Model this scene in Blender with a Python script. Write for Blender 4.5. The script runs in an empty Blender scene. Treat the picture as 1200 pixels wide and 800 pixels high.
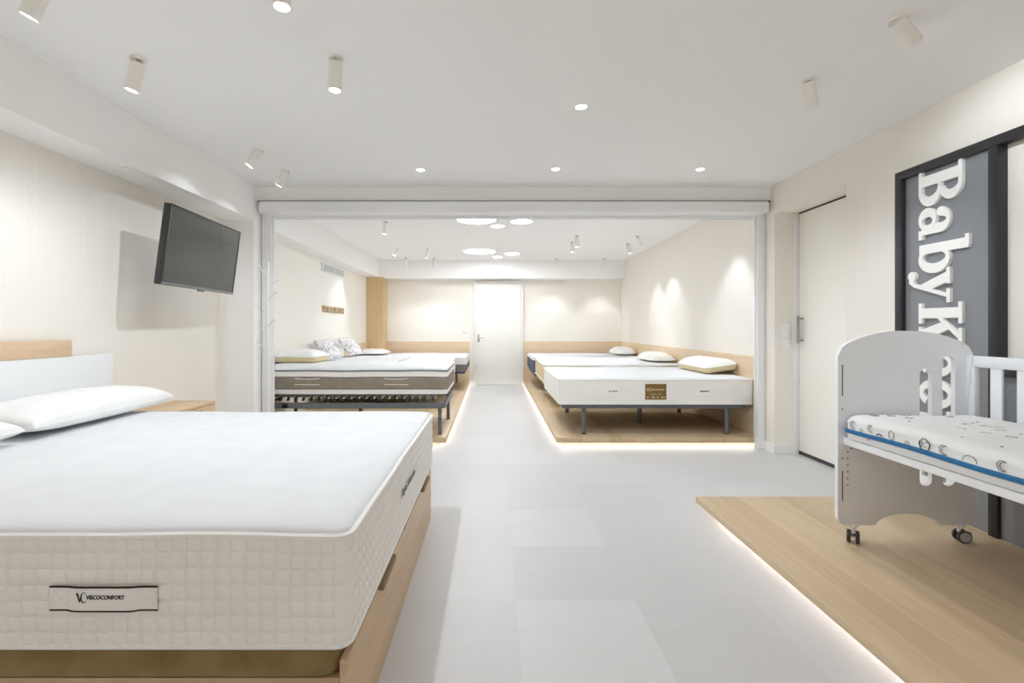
import bpy, bmesh, math, random
from mathutils import Vector, Matrix, Quaternion
from mathutils.geometry import tessellate_polygon
random.seed(7)
SC = bpy.context.scene
COL = SC.collection
PI = math.pi

# ------------------------------------------------------------------ materials
def lin(c):
    return tuple((x / 12.92 if x <= .04045 else ((x + .055) / 1.055) ** 2.4) for x in [v / 255 for v in c]) + (1,)

class NT:
    def __init__(s, name):
        s.m = bpy.data.materials.new(name); s.m.use_nodes = True
        s.t = s.m.node_tree; s.b = s.t.nodes['Principled BSDF']
    def n(s, typ, **kw):
        nd = s.t.nodes.new(typ)
        for k, v in kw.items():
            if k in nd.inputs.keys(): nd.inputs[k].default_value = v
            else: setattr(nd, k, v)
        return nd
    def l(s, a, b): s.t.links.new(a, b)
    def coord(s, scale=(1, 1, 1), rot=(0, 0, 0)):
        tc = s.n('ShaderNodeTexCoord'); mp = s.n('ShaderNodeMapping')
        mp.inputs['Scale'].default_value = scale; mp.inputs['Rotation'].default_value = rot
        s.l(tc.outputs['Object'], mp.inputs['Vector']); return mp.outputs['Vector']
    def ramp(s, fac, stops):
        r = s.n('ShaderNodeValToRGB')
        e = r.color_ramp.elements
        e[0].position, e[0].color = stops[0]; e[1].position, e[1].color = stops[-1]
        for p, c in stops[1:-1]:
            x = e.new(p); x.color = c
        s.l(fac, r.inputs['Fac']); return r.outputs['Color']
    def bump(s, h, strength=.3, dist=.002):
        b = s.n('ShaderNodeBump'); b.inputs['Strength'].default_value = strength; b.inputs['Distance'].default_value = dist
        s.l(h, b.inputs['Height']); s.l(b.outputs['Normal'], s.b.inputs['Normal'])
    def math(s, op, a, b=None):
        m = s.n('ShaderNodeMath', operation=op)
        for i, v in enumerate((a, b)):
            if v is None: continue
            if isinstance(v, (int, float)): m.inputs[i].default_value = v
            else: s.l(v, m.inputs[i])
        return m.outputs[0]

def plain(name, c, rough=.5, metal=0, spec=.5, noise=0, nscale=60, bump=0):
    k = NT(name); k.b.inputs['Base Color'].default_value = lin(c)
    k.b.inputs['Roughness'].default_value = rough; k.b.inputs['Metallic'].default_value = metal
    k.b.inputs['Specular IOR Level'].default_value = spec
    nz = k.n('ShaderNodeTexNoise', Scale=nscale, Detail=3.0); k.l(k.coord(), nz.inputs['Vector'])
    if noise:
        a = tuple(max(0, v - noise) for v in c); b = tuple(min(255, v + noise) for v in c)
        k.l(k.ramp(nz.outputs['Fac'], [(.35, lin(a)), (.65, lin(b))]), k.b.inputs['Base Color'])
    if bump: k.bump(nz.outputs['Fac'], bump)
    return k.m

def wood(name, c1, c2, axis='Y', plank=0, rough=.45):
    k = NT(name); sc = {'X': (1.2, 26, 26), 'Y': (26, 1.2, 26), 'Z': (26, 26, 1.2)}[axis]
    v = k.coord(sc)
    n1 = k.n('ShaderNodeTexNoise', Scale=1.0, Detail=6.0, Roughness=.65, Distortion=.6); k.l(v, n1.inputs['Vector'])
    n2 = k.n('ShaderNodeTexNoise', Scale=3.4, Detail=4.0, Roughness=.6); k.l(v, n2.inputs['Vector'])
    f = k.math('ADD', k.math('MULTIPLY', n1.outputs['Fac'], .65), k.math('MULTIPLY', n2.outputs['Fac'], .35))
    if plank:
        tc = k.n('ShaderNodeTexCoord'); sp = k.n('ShaderNodeSeparateXYZ'); k.l(tc.outputs['Object'], sp.inputs[0])
        a = sp.outputs['X' if axis == 'Y' else 'Y']
        q = k.math('FLOOR', k.math('DIVIDE', a, plank))
        wn = k.n('ShaderNodeTexWhiteNoise', noise_dimensions='1D'); k.l(q, wn.inputs['W'])
        f = k.math('ADD', f, k.math('MULTIPLY', k.math('SUBTRACT', wn.outputs['Value'], .5), .22))
        fr = k.math('FRACT', k.math('DIVIDE', a, plank))
        f = k.math('ADD', f, k.math('MULTIPLY', k.math('LESS_THAN', fr, .035), .18))
    k.l(k.ramp(f, [(.3, lin(c2)), (.68, lin(c1))]), k.b.inputs['Base Color'])
    k.b.inputs['Roughness'].default_value = rough
    k.bump(f, .08, .001)
    return k.m

def wallpaper(name, c1, c2):
    k = NT(name)
    n1 = k.n('ShaderNodeTexNoise', Scale=1.0, Detail=5.0, Roughness=.7); k.l(k.coord((90, 90, .8)), n1.inputs['Vector'])
    k.l(k.ramp(n1.outputs['Fac'], [(.3, lin(c2)), (.7, lin(c1))]), k.b.inputs['Base Color'])
    k.b.inputs['Roughness'].default_value = .75; k.b.inputs['Specular IOR Level'].default_value = .25
    k.bump(n1.outputs['Fac'], .12, .001)
    return k.m

def fabric(name, c, scale=900, amt=6, bump=.25, rough=.9):
    k = NT(name)
    ck = k.n('ShaderNodeTexVoronoi', Scale=scale, Randomness=.35); k.l(k.coord(), ck.inputs['Vector'])
    nz = k.n('ShaderNodeTexNoise', Scale=9.0, Detail=4.0); k.l(k.coord(), nz.inputs['Vector'])
    a = tuple(max(0, v - amt) for v in c); b = tuple(min(255, v + amt * .4) for v in c)
    k.l(k.ramp(nz.outputs['Fac'], [(.3, lin(a)), (.7, lin(b))]), k.b.inputs['Base Color'])
    k.b.inputs['Roughness'].default_value = rough; k.b.inputs['Specular IOR Level'].default_value = .2
    k.bump(ck.outputs['Distance'], bump, .001)
    return k.m

def emit(name, c, strength):
    k = NT(name); k.b.inputs['Base Color'].default_value = lin(c)
    k.b.inputs['Emission Color'].default_value = lin(c); k.b.inputs['Emission Strength'].default_value = strength
    return k.m

M = {}
M['ceiling'] = plain('ceiling_paint', (243, 243, 242), .85, spec=.2)
M['wall'] = wallpaper('striped_wallpaper', (239, 235, 228), (234.5, 230, 222))
M['paint'] = plain('white_wall_paint', (245, 245, 244), .8, spec=.25)
M['plaster'] = plain('cream_wall_paint', (241, 239, 233), .8, spec=.25)
M['door1'] = plain('rear_door_paint', (238, 238, 233), .7, spec=.2)
M['lacquer'] = plain('white_lacquer', (236, 236, 235), .35)
M['door'] = plain('door_cream_white', (247, 245, 238), .5)
M['crib'] = plain('crib_white_lacquer', (238, 241, 246), .4)
M['shutter'] = plain('shutter_aluminium_white', (238, 239, 240), .45)
M['oak'] = wood('oak_platform', (210, 187, 154), (188, 163, 129), 'Y', .125)
M['oakx'] = wood('oak_panel', (230, 209, 180), (214, 190, 158), 'X')
M['oaky'] = wood('oak_panel_long', (230, 209, 180), (214, 190, 158), 'Y')
M['oakz'] = wood('oak_column', (216, 190, 150), (196, 167, 124), 'Z')
M['cambrian'] = wood('bed_box_oak', (212, 186, 154), (182, 154, 122), 'Y')
M['cambrianx'] = wood('bed_box_oak_cross', (200, 172, 140), (176, 148, 116), 'X')
M['honey'] = wood('nightstand_oak', (224, 196, 164), (202, 172, 138), 'Y')
M['cotton'] = fabric('white_knit_fabric', (223, 225, 228), 700, 4)
M['pique'] = fabric('white_quilted_fabric', (240, 238, 234), 900, 3, .08)
M['pillow'] = fabric('white_pillow_fabric', (238, 239, 239), 500, 4)
M['linen'] = fabric('pale_speckled_fabric', (232, 231, 226), 300, 12)
M['beige'] = fabric('beige_fabric', (214, 200, 164), 800, 7)
M['taupe'] = fabric('taupe_fabric', (150, 140, 127), 800, 10)
M['navy'] = fabric('slate_blue_fabric', (92, 96, 112), 800, 8)
M['greyfab'] = fabric('grey_fabric', (128, 126, 126), 800, 8)
M['spacer'] = fabric('brown_spacer_mesh', (150, 129, 92), 240, 20, .9)
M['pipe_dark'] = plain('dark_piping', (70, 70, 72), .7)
M['pipe_white'] = plain('white_piping', (238, 238, 236), .7)
M['blue'] = plain('blue_piping', (20, 104, 156), .6)
M['steel'] = plain('dark_grey_steel', (100, 104, 109), .4, .0)
M['black'] = plain('black_plastic', (24, 24, 25), .5)
M['ink'] = plain('black_thread', (28, 26, 26), .8)
M['greyink'] = plain('grey_thread', (120, 118, 116), .8)
M['khaki'] = plain('khaki_strap', (142, 116, 82), .7)
M['gold'] = plain('bronze_label', (118, 94, 44), .5)
M['goldlight'] = plain('pale_gold_thread', (226, 208, 160), .6)
M['frameblack'] = plain('black_metal_frame', (34, 35, 38), .4)
M['signgrey'] = plain('grey_sign_board', (130, 133, 138), .5)
M['letter'] = plain('white_foam_letter', (240, 240, 238), .6)
M['chrome'] = plain('brushed_steel', (170, 166, 158), .3, 1)
M['switch'] = plain('switch_white', (238, 239, 240), .3)
M['lamp'] = plain('lamp_white', (238, 235, 229), .5)
M['lampdark'] = plain('lamp_joint_grey', (150, 146, 138), .5)
M['slat'] = wood('beech_slat', (246, 242, 230), (236, 228, 210), 'Y')
M['rubber'] = plain('tyre_rubber', (62, 62, 62), .6)
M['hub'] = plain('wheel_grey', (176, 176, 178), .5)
M['venthole'] = plain('vent_dark', (196, 198, 200), .6)
M['woodletter'] = plain('wood_letter', (190, 168, 136), .6)
M['led'] = emit('led_strip_white', (250, 252, 255), 11.0)
M['panelglow'] = emit('round_light_diffuser', (248, 251, 255), 40)
M['lens'] = emit('spot_lens', (255, 252, 246), 12)
k = NT('tv_screen'); k.b.inputs['Base Color'].default_value = lin((58, 59, 58)); k.b.inputs['Roughness'].default_value = .12
k.b.inputs['Specular IOR Level'].default_value = .6; M['screen'] = k.m
M['tvcase'] = plain('tv_black_case', (40, 41, 42), .3)
M['tvedge'] = plain('tv_silver_edge', (120, 122, 124), .3, .6)
# patterned cushion
k = NT('patterned_cushion_fabric')
vo = k.n('ShaderNodeTexVoronoi', Scale=26.0, Randomness=1.0); k.l(k.coord(), vo.inputs['Vector'])
nz = k.n('ShaderNodeTexNoise', Scale=34.0, Detail=2.0); k.l(k.coord(), nz.inputs['Vector'])
f = k.math('ADD', k.math('MULTIPLY', vo.outputs['Distance'], .8), k.math('MULTIPLY', nz.outputs['Fac'], .5))
k.l(k.ramp(f, [(.46, lin((184, 183, 196))), (.60, lin((208, 207, 216))), (.66, lin((240, 240, 240)))]), k.b.inputs['Base Color'])
k.b.inputs['Roughness'].default_value = .9; M['cushion'] = k.m
# vinyl tile floor : tone per tile (face attribute) and fine streaks across the room
k = NT('vinyl_tile_floor')
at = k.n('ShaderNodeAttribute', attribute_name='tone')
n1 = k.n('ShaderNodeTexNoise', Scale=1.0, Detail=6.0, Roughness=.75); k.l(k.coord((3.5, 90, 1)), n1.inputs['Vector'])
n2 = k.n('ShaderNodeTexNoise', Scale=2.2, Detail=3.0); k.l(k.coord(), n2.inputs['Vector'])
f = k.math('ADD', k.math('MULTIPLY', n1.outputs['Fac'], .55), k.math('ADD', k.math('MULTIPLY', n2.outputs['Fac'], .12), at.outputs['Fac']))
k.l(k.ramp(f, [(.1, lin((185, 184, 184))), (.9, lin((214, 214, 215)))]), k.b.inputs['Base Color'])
k.b.inputs['Roughness'].default_value = .42; k.b.inputs['Specular IOR Level'].default_value = .35
k.bump(n1.outputs['Fac'], .05, .001)
M['floor'] = k.m

# ------------------------------------------------------------------ mesh builder
class MB:
    def __init__(s, o=(0, 0, 0)):
        s.o = Vector(o); s.v = []; s.f = []; s.mi = []; s.cur = 0
    def add(s, vs, fs):
        b = len(s.v)
        s.v += [Vector(v) - s.o for v in vs]
        s.f += [tuple(i + b for i in f) for f in fs]; s.mi += [s.cur] * len(fs)
    def addbm(s, bm):
        bm.verts.index_update()
        s.add([v.co.copy() for v in bm.verts], [[v.index for v in f.verts] for f in bm.faces]); bm.free()
    def box(s, x0, x1, y0, y1, z0, z1, bev=0, seg=2):
        bm = bmesh.new(); bmesh.ops.create_cube(bm, size=1)
        for v in bm.verts:
            v.co = Vector(((x0 + x1) / 2 + v.co.x * (x1 - x0), (y0 + y1) / 2 + v.co.y * (y1 - y0), (z0 + z1) / 2 + v.co.z * (z1 - z0)))
        if bev: bmesh.ops.bevel(bm, geom=list(bm.edges), offset=bev, segments=seg, affect='EDGES', profile=.5)
        s.addbm(bm)
    def obox(s, M4, sx, sy, sz, bev=0):
        bm = bmesh.new(); bmesh.ops.create_cube(bm, size=1)
        for v in bm.verts: v.co = Vector((v.co.x * sx, v.co.y * sy, v.co.z * sz))
        if bev: bmesh.ops.bevel(bm, geom=list(bm.edges), offset=bev, segments=2, affect='EDGES', profile=.5)
        bmesh.ops.transform(bm, matrix=M4, verts=bm.verts); s.addbm(bm)
    def cyl(s, p, q, r0, r1=None, n=24, cap=True, bev=0):
        p, q = Vector(p), Vector(q); r1 = r0 if r1 is None else r1
        d = (q - p).normalized(); a = d.orthogonal().normalized(); b = d.cross(a)
        prof = [(0, r0), (1, r1)]
        L = (q - p).length
        if bev: prof = [(0, r0 - bev), (bev / L, r0), (1 - bev / L, r1), (1, r1 - bev)]
        vs = []; fs = []
        for t, r in prof:
            for i in range(n):
                an = 2 * PI * i / n
                vs.append(p + d * (t * L) + (a * math.cos(an) + b * math.sin(an)) * r)
        for j in range(len(prof) - 1):
            for i in range(n): fs.append((j * n + i, j * n + (i + 1) % n, (j + 1) * n + (i + 1) % n, (j + 1) * n + i))
        if cap: fs += [tuple(reversed(range(n))), tuple(range(len(vs) - n, len(vs)))]
        s.add(vs, fs)
    def tube(s, pts, r, n=8, closed=False, up=None):
        pts = [Vector(p) for p in pts]; m = len(pts); vs = []; fs = []
        prev = None
        for i, p in enumerate(pts):
            if closed: t = pts[(i + 1) % m] - pts[i - 1]
            else: t = pts[min(i + 1, m - 1)] - pts[max(i - 1, 0)]
            t.normalize()
            if up is not None: a = Vector(up) - t * t.dot(Vector(up))
            else: a = t.orthogonal() if prev is None else prev - t * prev.dot(t)
            a.normalize(); prev = a; b = t.cross(a)
            for j in range(n):
                an = 2 * PI * j / n; vs.append(p + (a * math.cos(an) + b * math.sin(an)) * r)
        for i in range(m if closed else m - 1):
            for j in range(n):
                k2 = (i + 1) % m
                fs.append((i * n + j, i * n + (j + 1) % n, k2 * n + (j + 1) % n, k2 * n + j))
        if not closed: fs += [tuple(reversed(range(n))), tuple(range((m - 1) * n, m * n))]
        s.add(vs, fs)
    def prism(s, outer, holes, fm, w0, w1):
        loops = [outer] + list(holes)
        flat = [p for lp in loops for p in lp]
        tris = tessellate_polygon([[Vector((p[0], p[1], 0)) for p in lp] for lp in loops])
        n = len(flat)
        vs = [fm(p[0], p[1], w0) for p in flat] + [fm(p[0], p[1], w1) for p in flat]
        fs = [tuple(t) for t in tris] + [tuple(i + n for i in reversed(t)) for t in tris]
        b = 0
        for lp in loops:
            m = len(lp)
            for i in range(m):
                fs.append((b + i, b + (i + 1) % m, b + (i + 1) % m + n, b + i + n))
            b += m
        s.add(vs, fs)
    def rings(s, rr, capend=False, capstart=False, closed=True):
        n = len(rr[0]); vs = [p for r in rr for p in r]; fs = []
        for j in range(len(rr) - 1):
            for i in range(n if closed else n - 1):
                fs.append((j * n + i, j * n + (i + 1) % n, (j + 1) * n + (i + 1) % n, (j + 1) * n + i))
        if capend: fs.append(tuple(range((len(rr) - 1) * n, len(rr) * n)))
        if capstart: fs.append(tuple(reversed(range(n))))
        s.add(vs, fs)
    def build(s, name, mats, parent=None, smooth=True, angle=40, loc=None):
        me = bpy.data.meshes.new(name)
        me.from_pydata([tuple(v) for v in s.v], [], s.f)
        mats = mats if isinstance(mats, (list, tuple)) else [mats]
        for m in mats: me.materials.append(m)
        me.polygons.foreach_set('material_index', s.mi)
        bm = bmesh.new(); bm.from_mesh(me); bmesh.ops.recalc_face_normals(bm, faces=bm.faces); bm.to_mesh(me); bm.free()
        me.update()
        if smooth:
            me.polygons.foreach_set('use_smooth', [True] * len(me.polygons)); me.set_sharp_from_angle(angle=math.radians(angle))
        o = bpy.data.objects.new(name, me); COL.objects.link(o)
        if parent is not None: o.parent = parent
        elif s.o.length > 0 or loc: o.location = loc or s.o
        return o

def thing(name, label, cat, loc=(0, 0, 0), rot=(0, 0, 0), group=None):
    o = bpy.data.objects.new(name, None); COL.objects.link(o); o.empty_display_size = .1
    o.location = loc; o.rotation_euler = rot
    return tag(o, label, cat, group)
def tag(o, label, cat, group=None):
    o['label'] = label; o['category'] = cat
    if group: o['group'] = group
    return o
def struct(name, mb, mat, parent=None, label=None, smooth=False):
    o = mb.build(name, mat, parent, smooth=smooth)
    if parent is None: o['kind'] = 'structure'
    if label: o['label'] = label
    return o

def text_obj(name, body, size, mat, parent, M4, extrude=.0006, shear=0, space=1, sx=1, bold=0, align='CENTER', fit=None):
    cu = bpy.data.curves.new(name + '_c', 'FONT'); cu.body = body; cu.size = size; cu.extrude = extrude; cu.shear = shear
    cu.space_character = space; cu.align_x = align; cu.align_y = 'CENTER'; cu.offset = bold; cu.resolution_u = 3
    t = bpy.data.objects.new(name + '_t', cu); COL.objects.link(t)
    dg = bpy.context.evaluated_depsgraph_get(); dg.update()
    me = bpy.data.meshes.new_from_object(t.evaluated_get(dg)); COL.objects.unlink(t); bpy.data.objects.remove(t)
    if fit:
        xx = [v.co.x for v in me.vertices]; sx = fit / (max(xx) - min(xx))
    me.transform(M4 @ Matrix.Diagonal((sx, 1, 1, 1))); me.name = name
    me.materials.clear(); me.materials.append(mat)
    o = bpy.data.objects.new(name, me); COL.objects.link(o); o.parent = parent
    return o
def face_front(x, y, z):   # text lying on a face that looks to -Y
    return Matrix.Translation((x, y, z)) @ Matrix.Rotation(PI / 2, 4, 'X')
def face_right(x, y, z):   # text on a face that looks to +X
    return Matrix.Translation((x, y, z)) @ Matrix.Rotation(PI / 2, 4, 'Z') @ Matrix.Rotation(PI / 2, 4, 'X')

# ------------------------------------------------------------------ room shell
H = 2.44; XL = -2.42; XR = 2.56; YB = 9.55; YF = -2.2; CAMZ = 1.15
# floor: tiles of half a metre
mb = MB(); tones = []
xs = [-2.5] + [.1 + .5 * i for i in range(-5, 6)] + [2.9]
ys = [-2.3] + [.02 + .5 * i for i in range(-4, 20)] + [9.7]
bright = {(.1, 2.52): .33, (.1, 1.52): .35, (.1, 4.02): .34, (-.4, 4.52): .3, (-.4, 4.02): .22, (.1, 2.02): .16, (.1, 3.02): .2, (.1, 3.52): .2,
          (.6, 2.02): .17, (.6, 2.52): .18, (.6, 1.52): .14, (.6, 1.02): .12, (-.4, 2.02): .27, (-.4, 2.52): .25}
for i in range(len(xs) - 1):
    for j in range(len(ys) - 1):
        mb.add([(xs[i], ys[j], 0), (xs[i + 1], ys[j], 0), (xs[i + 1], ys[j + 1], 0), (xs[i], ys[j + 1], 0)], [(0, 1, 2, 3)])
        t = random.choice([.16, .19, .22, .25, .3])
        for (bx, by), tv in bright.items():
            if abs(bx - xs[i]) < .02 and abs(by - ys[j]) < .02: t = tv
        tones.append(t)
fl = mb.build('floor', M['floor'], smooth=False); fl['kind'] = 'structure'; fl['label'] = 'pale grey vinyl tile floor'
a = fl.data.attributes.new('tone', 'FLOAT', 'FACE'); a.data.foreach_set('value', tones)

mb = MB(); mb.box(-2.6, 2.95, YF - .1, 9.75, H, H + .1); struct('ceiling', mb, M['ceiling'], label='flat white ceiling')
mb = MB(); mb.box(XL - .12, XL, YF, 9.7, 0, H); struct('wall_left', mb, M['wall'], label='left wall with fine vertical striped wallpaper')
mb = MB(); mb.box(XL - .02, -2.405, 4.56, 7.79, 0, 2.12); struct('wall_left_rear', mb, M['plaster'], label='plain cream wall panel of the rear room')
mb = MB()
mb.box(XR, XR + .3, YF, 3.476, 0, H); mb.box(XR, XR + .3, 3.476, 4.36, 2.184, H); mb.box(XR, XR + .3, 4.36, 9.7, 0, H)
mb.box(2.80, 2.86, 3.476, 4.36, 0, 2.184)
struct('wall_right', mb, M['wall'], label='right wall with fine vertical striped wallpaper')
mb = MB(); mb.box(XL, XR, YB, YB + .12, 0, H); struct('wall_back', mb, M['wall'], label='far wall of the rear room')
WX0, WX1, WZ0, WZ1 = -2.2, 2.35, .45, 2.3
mb = MB(); mb.box(-2.55, WX0, YF - .1, YF, 0, H); mb.box(WX1, 2.86, YF - .1, YF, 0, H); mb.box(WX0, WX1, YF - .1, YF, 0, WZ0); mb.box(WX0, WX1, YF - .1, YF, WZ1, H)
struct('wall_front', mb, M['wall'])
mb = MB()
for xx in (WX0, -.72, .80, WX1 - .05): mb.box(xx, xx + .05, YF - .08, YF - .03, WZ0, WZ1, .003)
mb.box(WX0, WX1, YF - .08, YF - .03, WZ0, WZ0 + .05, .003); mb.box(WX0, WX1, YF - .08, YF - .03, WZ1 - .05, WZ1, .003)
win = struct('fill_window_1', mb, M['lacquer'], label='added white framed window behind the viewer, for fill light')  # unseen window, added to let fill light in from behind the camera
k = NT('fill_window_glass'); tr = k.n('ShaderNodeBsdfTransparent'); gs = k.n('ShaderNodeBsdfGlossy'); gs.inputs['Roughness'].default_value = .02
mxs = k.n('ShaderNodeMixShader'); mxs.inputs[0].default_value = .06
k.l(tr.outputs[0], mxs.inputs[1]); k.l(gs.outputs[0], mxs.inputs[2]); k.l(mxs.outputs[0], [n for n in k.t.nodes if n.type == 'OUTPUT_MATERIAL'][0].inputs['Surface'])
mb = MB(); mb.box(WX0 + .05, WX1 - .05, YF - .058, YF - .052, WZ0 + .05, WZ1 - .05); mb.build('pane', k.m, win, smooth=False)
pl = bpy.data.lights.new('fill_portal', 'AREA'); pl.shape = 'RECTANGLE'; pl.size = WX1 - WX0; pl.size_y = WZ1 - WZ0; pl.cycles.is_portal = True  # guides sampling of the fill light through the added window
po = bpy.data.objects.new('fill_portal', pl); COL.objects.link(po); po.location = ((WX0 + WX1) / 2, YF - .11, (WZ0 + WZ1) / 2); po.rotation_euler = (PI / 2, 0, 0)
# soffits, header, pilasters, column, wainscots
mb = MB(); mb.box(XL, -2.17, YF, 4.60, 2.12, H); struct('trim_1', mb, M['ceiling'], label='white boxed soffit along the left wall')
mb = MB(); mb.box(XL, -2.19, 4.60, YB, 2.11, H); struct('trim_2', mb, M['ceiling'], label='white boxed soffit in the rear room')
mb = MB(); mb.box(-2.19, XR, 9.25, YB, 2.087, H); struct('trim_3', mb, M['ceiling'], label='white boxed beam over the far door')
mb = MB(); mb.box(-2.17, XR, 4.42, 4.64, 2.308, H); struct('trim_4', mb, M['paint'], label='white header above the shutter')
mb = MB(); mb.box(XL, -2.17, 4.37, 4.60, 0, 2.12); struct('trim_5', mb, M['paint'], label='white pilaster beside the shutter')
mb = MB(); mb.box(XL, -2.09, 9.22, YB, .097, 2.11); struct('trim_6', mb, M['oakz'], label='oak clad column in the far corner')
mb = MB(); mb.box(2.545, XR, 4.60, YB, .097, .865, .002); struct('trim_7', mb, M['oaky'], label='oak wainscot behind the right hand beds')
mb = MB(); mb.box(.612, 2.545, 9.53, YB, .097, .865, .002); struct('trim_8', mb, M['oakx'], label='oak wainscot right of the far door')
mb = MB(); mb.box(-2.09, -.45, 9.53, YB, .097, .865, .002); struct('trim_9', mb, M['oakx'], label='oak wainscot left of the far door')
mb = MB(); mb.box(XL, -2.40, 7.80, 9.22, .097, .855, .002); struct('trim_10', mb, M['oaky'], label='oak wainscot by the oak column')
# thin lip around the soffit grille
mb = MB(); mb.box(-2.235, -2.205, 2.9, 3.75, 2.112, 2.12, .001); struct('trim_11', mb, M['lacquer'], label='slim white channel under the soffit')
# baseboards
mb = MB(); mb.box(XR - .014, XR + .2, 4.346, 4.36, 0, .085, .002); mb.box(XR - .014, XR, 4.36, 4.60, 0, .085, .002)
struct('baseboard_right', mb, M['lacquer'])
mb = MB(); mb.box(XR - .014, XR, 2.995, 3.476, 0, .085, .002); struct('baseboard_near', mb, M['lacquer'])
mb = MB(); mb.box(XL, XL + .014, YF, 4.37, 0, .085, .002); mb.box(XL + .014, -2.16, 4.356, 4.37, 0, .085, .002); struct('baseboard_left', mb, M['lacquer'])
mb = MB(); mb.box(-.44, -.365, YB - .014, YB, 0, .085, .002); struct('baseboard_back', mb, M['lacquer'])
# far door
mb = MB(); mb.box(-.315, .57, 9.50, 9.545, .005, 2.005, .002); d = struct('door_1', mb, M['door1'], label='white door in the far wall', smooth=True)
mb = MB(); mb.box(-.365, -.32, 9.48, YB, 0, 2.05, .003); mb.box(.575, .612, 9.48, YB, 0, 2.05, .003); mb.box(-.32, .575, 9.48, YB, 2.01, 2.05, .003)
mb.build('door_frame', M['lacquer'], d)
mb = MB(); mb.cyl((-.27, 9.50, .95), (-.27, 9.45, .95), .011); mb.tube([(-.27, 9.452, .95), (-.2, 9.452, .95), (-.16, 9.455, .95)], .009)
mb.box(-.29, -.25, 9.495, 9.50, .85, 1.0, .002); mb.build('door_handle', M['chrome'], d)
mb = MB(); mb.box(-.33, -.315, 9.48, 9.50, .3, .4); mb.build('hinge', M['chrome'], d)
# sliding door in the right recess
mb = MB(); mb.box(2.772, 2.80, 3.40, 4.345, .035, 2.168, .002); d = struct('door_2', mb, M['door'], label='cream sliding door in the recess on the right', smooth=True)
mb = MB(); mb.box(2.728, 2.80, 4.348, 4.362, .0, 2.18, .002); mb.build('door_jamb', M['lacquer'], d)
mb = MB(); mb.box(2.775, 2.80, 3.46, 4.36, 2.168, 2.184); mb.box(2.78, 2.80, 3.46, 4.36, 0, .034); mb.box(2.774, 2.80, 4.338, 4.349, 0, 2.17)
mb.build('door_gap', M['pipe_dark'], d)
mb = MB()
for yy in (4.285,):
    mb.tube([(2.772, yy, 1.225), (2.728, yy, 1.225)], .008); mb.tube([(2.772, yy, 1.03), (2.728, yy, 1.03)], .008)
    mb.cyl((2.728, yy, 1.005), (2.728, yy, 1.25), .011, bev=.002)
mb.build('door_handle', M['chrome'], d)

# ------------------------------------------------------------------ roller shutter
def rounded_bar(mb, x0, x1, yc, zc, ry, rz):
    rr = []; n = 40
    for x, k in ((x0, .55), (x0 + .012, .86), (x0 + .03, 1), (x1 - .03, 1), (x1 - .012, .86), (x1, .55)):
        ring = []
        for i in range(n):
            a = 2 * PI * i / n; c, s_ = math.cos(a), math.sin(a); p = .28
            ring.append((x, yc + ry * k * math.copysign(abs(c) ** p, c), zc + rz * (.5 + .5 * k) * math.copysign(abs(s_) ** p, s_)))
        rr.append(ring)
    mb.rings(rr, True, True)
sh = thing('roller_shutter', 'white roller shutter housing and side rails across the wide opening', 'shutter', (.2, 4.5, 0))
O = (.2, 4.5, 0)
mb = MB(O); rounded_bar(mb, -2.15, 2.545, 4.49, 2.2495, .11, .0545); mb.build('housing', M['shutter'], sh)
mb = MB(O); mb.box(-2.15, 2.545, 4.395, 4.43, 2.302, 2.3075); mb.build('gap_shade_bar', M['pipe_dark'], sh, smooth=False)  # dark bar that paints the shade line between header and housing
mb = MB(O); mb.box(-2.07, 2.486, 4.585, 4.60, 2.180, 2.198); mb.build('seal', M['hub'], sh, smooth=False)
mb = MB(O); mb.box(-2.06, 2.48, 4.515, 4.55, 2.172, 2.198, .003); mb.build('bottom_bar', M['shutter'], sh)
for x0, x1 in ((-2.160, -2.070), (2.486, 2.555)):
    mb = MB(O); mb.box(x0, x1, 4.50, 4.518, 0, 2.2, .002); mb.box(x0, x1, 4.552, 4.57, 0, 2.2, .002)
    if x0 < 0: mb.box(x0, x0 + .03, 4.515, 4.555, 0, 2.2)
    else: mb.box(x1 - .03, x1, 4.515, 4.555, 0, 2.2)
    mb.build('guide_rail', M['shutter'], sh)

# ------------------------------------------------------------------ display platforms
def platform(label, x0, x1, y0, y1, zs, led_sides, zt=.097, plank=M['oak'], pm=None):
    o = (x0, y0, 0); t = thing('display_platform', label, 'platform', o, group='raised oak platforms')
    mb = MB(o); mb.box(x0, x1, y0, y1, zs, zt, .002); mb.build('deck', plank, t)
    rl = .14 if led_sides == 'l' else .065
    px0 = x0 + (rl if 'l' in led_sides else 0); px1 = x1 - (rl if 'r' in led_sides else 0)
    py0 = y0 + (.10 if 'f' in led_sides else 0); py1 = y1 - (rl if 'b' in led_sides else 0)
    mb = MB(o); mb.box(px0, px1, py0, py1, 0, zs); mb.build('plinth', pm or M['oakx'], t, smooth=False)
    g = .012
    for sd in led_sides:
        mb = MB(o); za, zb = zs - .014, zs - .002
        if sd == 'l': mb.box(px0 - g, px0 - .001, py0, py1, za, zb)
        if sd == 'r': mb.box(px1 + .001, px1 + g, py0, py1, za, zb)
        if sd == 'f': mb.box(px0, px1, py0 - g, py0 - .001, za, zb)
        if sd == 'b': mb.box(px0, px1, py1 + .001, py1 + g, za, zb)
        mb.build('led_strip', M['led'], t, smooth=False)
    return t
platform('long oak platform with glowing edge under the three beds by the right wall', .612, 2.545, 4.575, 9.53, .045, 'lf')
platform('long oak platform with glowing edge under the beds by the left wall', -2.40, -.443, 4.575, 9.53, .045, 'rf')
platform('low oak platform with glowing edge under the white crib', 1.265, 2.559, YF + .02, 2.987, .060, 'l', pm=M['paint'])

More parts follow.
